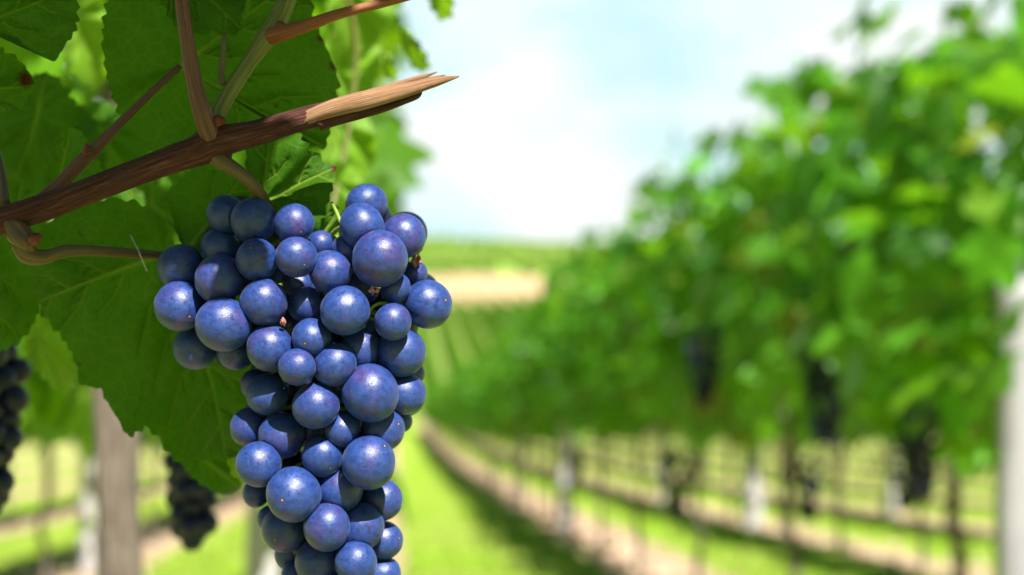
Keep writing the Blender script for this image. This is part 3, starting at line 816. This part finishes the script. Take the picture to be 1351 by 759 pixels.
part_tube('twig', cane, [(294, 112, .404), (292, 95, .404), (294, 75, .404), (296, 46, .405)], [5, 4, 4.5, 3], M['grey_twig'], 24, 12, .1, 4, .08, 11)
part_tube('shoot', cane, [(-8, 190, .42), (2, 230, .41), (6, 268, .403)], [6, 6, 7], M['petiole'], 24, 14, .03, 5, .02, 19)
bud(cane, 283, 160, .396, .95, 0.0, 17, 8.5, 1)
bud(cane, 40, 318, .395, .85, -.35, 19, 9, 2)
bud(cane, 116, 204, .408, -.15, -1, 15, 7, 3)
bud(cane, 366, 32, .398, .9, .1, 13, 5, 4)

nl = lambda *a, **k: near_leaf(cane, *a, **k)
# big leaf behind the grapes
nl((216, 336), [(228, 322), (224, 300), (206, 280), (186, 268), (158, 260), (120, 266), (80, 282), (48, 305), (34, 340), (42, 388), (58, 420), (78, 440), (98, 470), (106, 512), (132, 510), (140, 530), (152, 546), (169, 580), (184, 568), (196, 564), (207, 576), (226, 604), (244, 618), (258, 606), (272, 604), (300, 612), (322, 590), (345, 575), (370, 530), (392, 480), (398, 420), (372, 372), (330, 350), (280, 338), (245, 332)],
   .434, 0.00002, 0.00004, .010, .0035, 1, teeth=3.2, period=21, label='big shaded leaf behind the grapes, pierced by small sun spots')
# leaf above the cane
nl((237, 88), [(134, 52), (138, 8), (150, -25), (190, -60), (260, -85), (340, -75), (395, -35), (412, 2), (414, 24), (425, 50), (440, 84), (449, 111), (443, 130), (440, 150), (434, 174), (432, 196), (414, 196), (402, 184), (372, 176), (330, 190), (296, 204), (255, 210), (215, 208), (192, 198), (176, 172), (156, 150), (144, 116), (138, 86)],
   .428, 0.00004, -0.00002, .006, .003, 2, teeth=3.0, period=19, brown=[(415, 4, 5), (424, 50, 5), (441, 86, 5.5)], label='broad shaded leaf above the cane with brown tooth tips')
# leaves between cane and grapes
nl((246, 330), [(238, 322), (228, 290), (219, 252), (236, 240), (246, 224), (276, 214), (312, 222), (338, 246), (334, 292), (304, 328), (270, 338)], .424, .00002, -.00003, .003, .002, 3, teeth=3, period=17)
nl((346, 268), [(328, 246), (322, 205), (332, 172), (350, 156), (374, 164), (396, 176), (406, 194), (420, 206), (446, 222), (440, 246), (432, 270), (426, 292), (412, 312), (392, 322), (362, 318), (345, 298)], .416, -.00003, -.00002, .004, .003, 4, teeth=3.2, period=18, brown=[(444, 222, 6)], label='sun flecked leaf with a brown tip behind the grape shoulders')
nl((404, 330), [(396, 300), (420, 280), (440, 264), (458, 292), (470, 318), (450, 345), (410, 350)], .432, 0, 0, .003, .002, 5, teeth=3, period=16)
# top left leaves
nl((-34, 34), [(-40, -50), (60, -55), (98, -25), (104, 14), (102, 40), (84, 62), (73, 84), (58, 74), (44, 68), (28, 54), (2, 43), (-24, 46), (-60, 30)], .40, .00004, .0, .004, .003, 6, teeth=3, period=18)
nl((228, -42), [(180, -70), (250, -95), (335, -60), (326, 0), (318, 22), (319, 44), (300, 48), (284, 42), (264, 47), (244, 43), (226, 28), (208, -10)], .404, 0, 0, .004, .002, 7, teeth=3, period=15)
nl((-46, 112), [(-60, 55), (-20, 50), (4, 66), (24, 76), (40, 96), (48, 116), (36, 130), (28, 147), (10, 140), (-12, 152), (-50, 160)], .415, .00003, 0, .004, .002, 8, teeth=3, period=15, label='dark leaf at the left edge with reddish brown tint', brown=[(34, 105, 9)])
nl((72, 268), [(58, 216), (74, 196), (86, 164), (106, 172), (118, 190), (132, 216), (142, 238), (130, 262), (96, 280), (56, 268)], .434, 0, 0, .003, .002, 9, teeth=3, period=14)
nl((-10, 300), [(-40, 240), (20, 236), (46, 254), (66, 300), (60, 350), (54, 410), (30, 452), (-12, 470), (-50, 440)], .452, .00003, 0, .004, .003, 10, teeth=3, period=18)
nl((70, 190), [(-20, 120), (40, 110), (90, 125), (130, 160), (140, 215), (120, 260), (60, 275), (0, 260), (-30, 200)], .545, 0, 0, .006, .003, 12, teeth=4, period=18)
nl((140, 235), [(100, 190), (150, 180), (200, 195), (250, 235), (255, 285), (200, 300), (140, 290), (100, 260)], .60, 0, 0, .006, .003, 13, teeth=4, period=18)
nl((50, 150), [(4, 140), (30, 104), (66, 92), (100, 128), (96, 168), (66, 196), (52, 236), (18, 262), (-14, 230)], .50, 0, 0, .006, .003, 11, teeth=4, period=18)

# --- second shoot, hanging behind: blurred leaves between the shaded ones and the sky
sh = thing('vine_shoot', W(430, 60, .66), 'blurred leafy shoot hanging behind the broken cane', 'vine shoot')
part_tube('stem', sh, [(440, -120, .66), (452, -40, .66), (470, 60, .67), (462, 160, .67), (444, 250, .66), (425, 330, .64)], [5, 4.5, 4, 3.5, 3, 3], M['shoot_green'], 50, 12, .03, 5, .02, 31)
nb = lambda *a, **k: near_leaf(sh, *a, rings=24, step=3.0, **k)
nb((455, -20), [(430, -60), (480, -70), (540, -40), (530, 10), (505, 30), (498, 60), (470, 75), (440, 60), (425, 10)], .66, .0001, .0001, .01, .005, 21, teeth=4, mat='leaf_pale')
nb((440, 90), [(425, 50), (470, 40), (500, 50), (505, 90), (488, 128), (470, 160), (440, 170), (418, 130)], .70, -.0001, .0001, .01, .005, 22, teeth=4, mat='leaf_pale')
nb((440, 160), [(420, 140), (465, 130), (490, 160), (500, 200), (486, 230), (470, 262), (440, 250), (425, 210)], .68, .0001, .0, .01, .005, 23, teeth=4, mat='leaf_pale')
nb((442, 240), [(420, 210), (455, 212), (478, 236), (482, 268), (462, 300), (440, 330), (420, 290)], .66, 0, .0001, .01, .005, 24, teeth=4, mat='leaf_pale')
nb((528, 38), [(526, 30), (540, 40), (556, 62), (570, 88), (560, 96), (545, 92), (534, 70)], .62, 0, .0002, .006, .003, 25, teeth=3, mat='leaf_pale', label='narrow sunlit-coloured leaf hanging alone against the sky')
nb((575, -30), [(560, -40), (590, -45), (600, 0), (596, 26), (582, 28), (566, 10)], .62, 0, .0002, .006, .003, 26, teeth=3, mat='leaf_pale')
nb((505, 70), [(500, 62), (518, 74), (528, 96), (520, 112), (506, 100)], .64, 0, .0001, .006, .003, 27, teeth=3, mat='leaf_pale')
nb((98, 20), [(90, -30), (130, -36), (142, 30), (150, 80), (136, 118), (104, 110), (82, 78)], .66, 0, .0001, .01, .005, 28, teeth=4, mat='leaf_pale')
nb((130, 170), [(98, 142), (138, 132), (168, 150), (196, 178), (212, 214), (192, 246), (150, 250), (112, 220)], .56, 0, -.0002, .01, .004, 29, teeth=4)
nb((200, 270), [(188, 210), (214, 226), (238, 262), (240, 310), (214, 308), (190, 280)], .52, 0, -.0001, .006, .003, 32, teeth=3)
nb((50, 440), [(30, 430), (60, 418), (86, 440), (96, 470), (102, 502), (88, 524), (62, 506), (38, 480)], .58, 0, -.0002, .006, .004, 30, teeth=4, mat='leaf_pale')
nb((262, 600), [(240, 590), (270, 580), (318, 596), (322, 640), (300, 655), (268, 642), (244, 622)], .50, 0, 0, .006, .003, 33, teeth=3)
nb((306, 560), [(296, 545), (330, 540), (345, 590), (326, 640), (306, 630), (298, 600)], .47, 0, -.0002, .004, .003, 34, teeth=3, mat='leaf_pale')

# --- leaves of the same row above the camera's view: they give the shade on cane, leaves and upper grapes
ov = thing('vine_shoot', W(150, -500, .30), 'leafy shoot arching above the cane and shading it', 'vine shoot')
SC_ = np.array([SUN @ RGT, -(SUN @ UP), SUN @ FWD])
def canopy_leaf(px, py, dist, size, seed, z=.392):
    p = W(px, py, z) + SUN * dist
    rg = np.random.default_rng(seed); n = SUN + rg.normal(0, .22, 3); tip = rg.normal(0, 1, 3)
    global rng
    keep = rng; rng = rg; g = Geo()
    c0 = p - 0
    place_leaf(g, np.zeros(3), n, tip, size, .12, .08)
    v = g.v[0]; v -= v[1:].mean(0); rng = keep
    me = g.mesh('leaf', M['leaf_near'])
    o = obj('leaf', me, ov); o.location = tuple(p - np.array(ov.location))
    q = np.array([proj(p + w) for w in v]); bad = (q[:, 1].max() > -5) and (q[:, 2].min() > 0.02) and q[:, 0].max() > 0 and q[:, 0].min() < 1351
    if bad: print('canopy leaf in view', px, py, dist, q[:, 1].max())
SHADE = [  # place in the plane of the grapes, distance towards the sun, size
    (60, 110, .24, .050), (165, 112, .22, .046), (322, 284, .19, .0155), (226, 178, .20, .017), (20, 60, .26, .055), (150, 10, .24, .055), (232, 62, .24, .036),
    (325, 165, .22, .024), (260, 20, .22, .042), (250, -60, .26, .055), (120, -120, .28, .055), (300, -145, .26, .045), (0, -30, .25, .055), (390, -270, .26, .050),
    (330, -230, .28, .055), (200, -260, .30, .055), (80, -280, .30, .055), (-40, -180, .30, .055), (500, -300, .30, .05),
    (-60, 60, .30, .05), (-60, 150, .30, .05), (-120, 320, .28, .05), (0, 230, .25, .035), (400, -330, .3, .055), (250, -380, .3, .055), (110, -420, .32, .055), (-40, -340, .32, .055)]
for i, a in enumerate(SHADE): canopy_leaf(*a, 700 + i)
for i, (px, py) in enumerate([(-60, 430), (10, 480), (-20, 560), (20, 620), (-70, 520), (-10, 690), (60, 400), (-70, 640)]): canopy_leaf(px, py, .34, .05, 760 + i, .60)
for i, (px, py) in enumerate([(240, 580), (262, 640), (255, 700), (290, 600)]): canopy_leaf(px, py, .40, .045, 780 + i, .74)
part_tube('stem', ov, [(60, -620, .20), (150, -560, .24), (260, -520, .26), (360, -560, .25)], [9, 8, 7, 5], M['shoot_brown'], 40, 12, .03, 5, .02, 41)

# ------------------------------------------------------------------ the big cluster
A = [(335,150,70,2),(433,172,84,1),(583,182,72,1),(593,308,75,0),(684,258,50,3),(315,270,68,2),(447,318,76,0),(165,348,84,1),(307,387,87,0),(163,488,90,0),(325,558,95,-1),
     (472,478,86,0),(217,645,78,2),(365,665,62,2),(628,487,66,2),(717,360,78,0),(855,110,76,2),(835,190,82,1),(785,280,60,2),(992,228,80,1),(900,312,102,-1),(962,422,57,0),
     (1080,480,88,0),(1032,368,46,3),(773,508,90,-1),(950,548,68,-1),(980,660,90,1),(497,645,83,0),(648,607,70,0),(598,715,66,-1),(737,710,75,0),(830,655,75,2),(862,578,32,2),(600,412,52,3),
     (520,400,50,4),(690,440,55,4),(840,420,60,4),(560,560,55,4),(430,410,60,4),(700,640,60,4)]
B = [(452,132,70,1),(620,172,80,0),(810,128,98,0),(930,130,72,1),(412,95,50,3),(392,245,62,2),(432,190,52,3),(505,275,78,1),(715,252,62,1),(645,350,70,1),(805,370,90,-1),(855,255,75,1),
     (915,225,40,3),(425,375,76,0),(545,478,92,-1),(705,460,82,1),(850,500,72,1),(415,475,48,3),(468,565,48,3),(518,600,78,1),(660,592,80,0),(775,592,80,1),(855,638,65,2),(532,690,55,3),
     (632,710,78,1),(760,715,70,0),(850,757,62,2),(548,758,44,2),(955,62,42,3),(800,20,62,3),(790,495,58,3),(600,260,55,3),(700,90,55,3),(600,420,55,3)]
C = [(180 + x / 2.811, 230 + y / 2.811, r / 2.811, l) for x, y, r, l in A] + [(180 + x / 2.627, 470 + y / 2.627, r / 2.627, l) for x, y, r, l in B]
# the part of the cluster below the frame
C += [(388, 786, 27, 2), (418, 800, 30, 0), (452, 788, 27, 0), (486, 800, 28, 1), (404, 842, 27, 1), (438, 840, 29, -1), (470, 846, 28, 0), (425, 885, 27, 0), (458, 892, 28, 0), (440, 930, 25, 0)]
gp = np.array([c[:2] for c in C]); grp = np.array([c[2] for c in C]) * 1.035; gl = np.array([c[3] for c in C], float)
TY = [250, 300, 400, 460, 520, 600, 700, 760, 850, 960]; TC = [400, 400, 400, 415, 432, 425, 438, 445, 440, 440]; TW = [185, 195, 205, 190, 135, 120, 95, 85, 70, 40]
AX = .421
def axis(py): return np.interp(py, TY, TC), np.interp(py, TY, TW)
cx, cw = axis(gp[:, 1])
q = np.clip((gp[:, 0] - cx) / cw, -1, 1)
gzz = AX - np.sqrt(1 - q * q) * np.minimum(cw, 130) * .4 / FPX * .85 + gl * .0042
z_init = gzz.copy()
rad = grp * .398 / FPX
order = gl + gzz * 40
for it in range(300):
    xy = np.stack([(gp[:, 0] - 675) / FPX * gzz, (gp[:, 1] - 380) / FPX * gzz], 1)
    mv = np.zeros(len(C))
    for i in range(len(C)):
        for j in range(i):
            s = .88 * (rad[i] + rad[j]); d2 = ((xy[i] - xy[j]) ** 2).sum()
            if d2 < s * s:
                need = math.sqrt(s * s - d2); dz = gzz[i] - gzz[j]
                sg = 1 if order[i] > order[j] else -1
                gap = need - dz * sg
                if gap > 0: mv[i] += sg * gap * .25; mv[j] -= sg * gap * .25
    gzz += np.clip(mv, -.002, .002); gzz += (z_init - gzz) * .02
gzz -= gzz.min() - .3805 if False else 0
rad = grp * gzz / FPX
pos = [W(gp[i, 0], gp[i, 1], gzz[i]) for i in range(len(C))]; rads = list(rad)
print('grapes', len(C), 'depth', gzz.min(), gzz.max())
# back of the cluster
def hidden(px, py, r):
    """a berry at the back stays within the outline of the bunch as seen in front of it"""
    for k in range(10):
        a = k * .628; x, y = px + math.cos(a) * r, py + math.sin(a) * r
        if not np.any((gp[:, 0] - x) ** 2 + (gp[:, 1] - y) ** 2 < (grp * 1.03) ** 2): return False
    return True
rgb = np.random.default_rng(3); tries = 0
while len(pos) < 98 and tries < 6000:
    tries += 1
    py = rgb.uniform(300, 880); c_, w_ = axis(py); qx = rgb.uniform(-.85, .85)
    zz = AX + math.sqrt(1 - qx * qx) * min(w_, 130) * .4 / FPX * rgb.uniform(.5, .95)
    p = W(c_ + qx * w_ * .9, py, zz); r = rgb.uniform(24, 30) * .4 / FPX
    if hidden(c_ + qx * w_ * .9, py, 26) and min(np.linalg.norm(p - b) - .9 * (r + s) for b, s in zip(pos, rads)) > 0: pos.append(p); rads.append(r)
pos = np.array(pos); rads = np.array(rads)

cl = thing('grape_cluster', W(352, 262, .405), 'large ripe blue grape cluster with pale bloom hanging in sharp focus', 'grapes')
CL0 = np.array(cl.location)
def uv_sphere(nu=40, nv=26):
    v = [(0, 0, 1)]
    for i in range(1, nv):
        a = math.pi * i / nv
        for j in range(nu): v.append((math.sin(a) * math.cos(2 * math.pi * j / nu), math.sin(a) * math.sin(2 * math.pi * j / nu), math.cos(a)))
    v.append((0, 0, -1)); f = [[0, 1 + j, 1 + (j + 1) % nu] for j in range(nu)]
    for i in range(nv - 2):
        o = 1 + i * nu; f += [[o + j, o + nu + j, o + nu + (j + 1) % nu, o + (j + 1) % nu] for j in range(nu)]
    o = 1 + (nv - 2) * nu; f += [[o + j, len(v) - 1, o + (j + 1) % nu] for j in range(nu)]
    return np.array(v), f
SV, SF = uv_sphere()
rgg = np.random.default_rng(12)
NP = len(pos)
for i in range(NP):
    p, r = pos[i], rads[i]
    pcx, _ = axis(proj(p)[1]); ax = W(pcx, proj(p)[1], AX)
    outd = p - ax; outd /= np.linalg.norm(outd) + 1e-9
    pole = outd * .6 + rgg.normal(0, .75, 3) + np.array([0, 0, -.1])
    pole /= np.linalg.norm(pole)
    rot = Vector(pole).to_track_quat('Z', 'Y').to_matrix().to_3x3(); Rm = np.array(rot) @ np.array(Matrix.Rotation(rgg.uniform(0, 6.28), 3, 'Z'))
    ph = rgg.uniform(0, 6.28, 4)
    v = SV.copy(); v[:, 2] *= rgg.uniform(.94, 1.08); v[:, 0] *= rgg.uniform(.97, 1.03)
    v *= (1 + .02 * np.sin(v[:, 0] * 2.2 + ph[0]) + .018 * np.sin(v[:, 1] * 2.6 + ph[1]) + .008 * np.sin(v[:, 2] * 3 + ph[2]))[:, None]
    rr = np.hypot(v[:, 0], v[:, 1]); v[:, 2] -= np.where(v[:, 2] > 0, .045 * np.exp(-(rr / .10) ** 2) - .03 * np.exp(-(rr / .035) ** 2), 0)
    wv = v @ Rm.T * r
    for j in range(len(pos)):                      # berries press flat against their neighbours
        if j == i: continue
        d = pos[j] - p; dn = np.linalg.norm(d)
        if dn < r + rads[j]:
            h = (dn * dn + r * r - rads[j] ** 2) / (2 * dn) - .00004; n_ = d / dn
            over = wv @ n_ - h
            wv -= np.outer(np.clip(over, 0, None), n_)
    lv = (wv @ Rm) / r
    o = obj('grape', mesh('grape', lv, SF, M['grape']), cl)
    o.location = tuple(p - CL0); o.scale = (r, r, r); o.rotation_euler = Matrix(Rm.tolist()).to_euler()
# berries buried in the heart of the cluster, only glimpsed between the others
g = Geo(); inn = []; tries = 0
while len(inn) < 90 and tries < 9000:
    tries += 1
    py = rgb.uniform(285, 900); c_, w_ = axis(py); qx = rgb.uniform(-.82, .82)
    zz = AX + rgb.uniform(-.006, .016); p = W(c_ + qx * w_, py, zz); r = rgb.uniform(25, 30) * .42 / FPX
    if hidden(c_ + qx * w_, py, 25) and min(np.linalg.norm(p - b) - .62 * (r + s) for b, s in zip(pos, rads)) > 0 and all(np.linalg.norm(p - b) > .8 * (r + s) for b, s in inn): inn.append((p, r))
for p, r in inn:
    v = SV * r; Rm = np.array(Quaternion(rgb.normal(0, 1, 4)).normalized().to_matrix())
    g.add(v @ Rm.T + p, SF)
o = obj('inner_grapes', g.mesh('inner_grapes', M['grape_dark_shade'], origin=CL0), cl); o['kind'] = 'stuff'  # darkened skin stands in for the shade between the berries
# stalk and rachis
g = Geo()
stalk = [(258, 186, .4035), (285, 208, .3995), (318, 230, .399), (340, 252, .402), (360, 285, .410), (392, 330, .418), (405, 400, .421), (420, 480, .421), (430, 600, .421), (440, 720, .421), (440, 880, .421)]
g.add(*tube([W(*s) for s in stalk[4:]], [.0016, .0016, .0015, .0014, .0012, .001, .0007], 60, 12, .04, 5, .03, seed=2))
for i in range(len(pos)):
    px, py, zz = proj(pos[i]); a_, _ = axis(py); a = W(a_, max(py - 25, 290), AX)
    if py < 330: a = W(np.clip(px, 380, 420), 330, AX)
    m = (a + pos[i]) / 2 + np.array([0, 0, .003])
    g.add(*tube([a, m, pos[i]], [.0009, .0007, .0009], 8, 7, seed=i))
o = obj('stem', g.mesh('stem', M['rachis'], origin=CL0), cl)
part_tube('stalk', cl, stalk[:6], [13, 11, 9, 8, 8, 8], M['petiole'], 60, 20, .03, 6, .03, 12)
for k, q_ in enumerate([[(480, 432, .402), (486, 412, .399), (497, 402, .398), (510, 401, .4005)], [(438, 268, .412), (444, 280, .406), (452, 300, .402)]]):
    part_tube('pedicel', cl, q_, [2.0, 2.4, 2.4, 3.0][:len(q_)], M['rachis'], 20, 10, .02, 4, .03, 50 + k)
# shrivelled remains of berries
def scrap(px, py, z, s, mat, seed):
    rg = np.random.default_rng(seed); g = Geo()
    for k in range(5):
        v = ICO2[0] * (1 + rg.normal(0, .28, (len(ICO2[0]), 1))) * s * rg.uniform(.5, 1)
        g.add(v * np.array([1, 1, 1.3]) + rg.normal(0, s * .9, 3), ICO2[1])
    o = obj('dried_berry', g.mesh('dried_berry', mat), cl); o.location = tuple(W(px, py, z) - CL0)
def dried():
    m, t, o = nodes('dried_berry'); tcx = N(t, 'ShaderNodeTexCoord')
    c = mixc(t, noise(t, tcx.outputs['Object'], 700, 3), (0.30, 0.07, 0.06), (0.55, 0.28, 0.22))
    p = principled(t, c, 0.8, 0.2); t.links.new(p.outputs[0], o.inputs[0]); return m
DB = dried()
scrap(551, 342, .412, .0011, DB, 1); scrap(376, 425, .395, .0006, DB, 2); scrap(492, 383, .394, .0006, DB, 3)

# spider silk on the big leaf
g = Geo(); g.add(*tube([W(172, 310, .425), W(183, 332, .421), W(194, 358, .424)], [.00012, .0002, .00012], 20, 6))
def silk():
    m, t, o = nodes('spider_silk'); tcx = N(t, 'ShaderNodeTexCoord')
    c = mixc(t, noise(t, tcx.outputs['Object'], 2500, 2), (0.25, 0.3, 0.25), (0.9, 0.9, 0.85))
    p = principled(t, c, 0.3, 0.6); t.links.new(p.outputs[0], o.inputs[0]); return m
tag(obj('spider_thread', g.mesh('spider_thread', silk())), 'short white spider thread crossing the petiole of the big leaf', 'spider thread')

# ------------------------------------------------------------------ the two clusters on the left, skin darkened as shade
SVs, SFs = uv_sphere(20, 14)
GM = mesh('grape', SVs, SFs, M['grape_dark_shade'])
def shaded_cluster(px0, py0, py1, w0, z, n, lab, seed, lean=0):
    t = thing('grape_cluster', W(px0, py0, z), lab, 'grapes', 'small dark clusters behind the big one')
    rg = np.random.default_rng(seed); P0 = np.array(t.location); P = []; tr = 0
    while len(P) < n and tr < 4000:
        tr += 1
        f = rg.random() ** .85; wpx = w0 * (1 - .6 * f) * (.55 + .45 * min(1, f * 5)); a = rg.uniform(0, 6.28); r = rg.uniform(.0056, .0072)
        k = rg.uniform(.35, 1)
        p = W(px0 + lean * f + math.cos(a) * wpx * k, py0 + f * (py1 - py0), z) + FWD * math.sin(a) * wpx * k * z / FPX
        if all(np.linalg.norm(p - b) > .70 * (r + s) for b, s in P): P.append((p, r))
    for p, r in P:
        o = obj('grape', GM, t); o.location = tuple(p - P0); o.scale = (r, r, r); o.rotation_euler = tuple(rg.uniform(0, 6, 3))
    part_tube('stem', t, [(px0, py0 - 40, z), (px0, py0, z), (px0 + lean * .6, py0 + (py1 - py0) * .6, z)], [6, 5, 3], M['rachis'], 20, 8)
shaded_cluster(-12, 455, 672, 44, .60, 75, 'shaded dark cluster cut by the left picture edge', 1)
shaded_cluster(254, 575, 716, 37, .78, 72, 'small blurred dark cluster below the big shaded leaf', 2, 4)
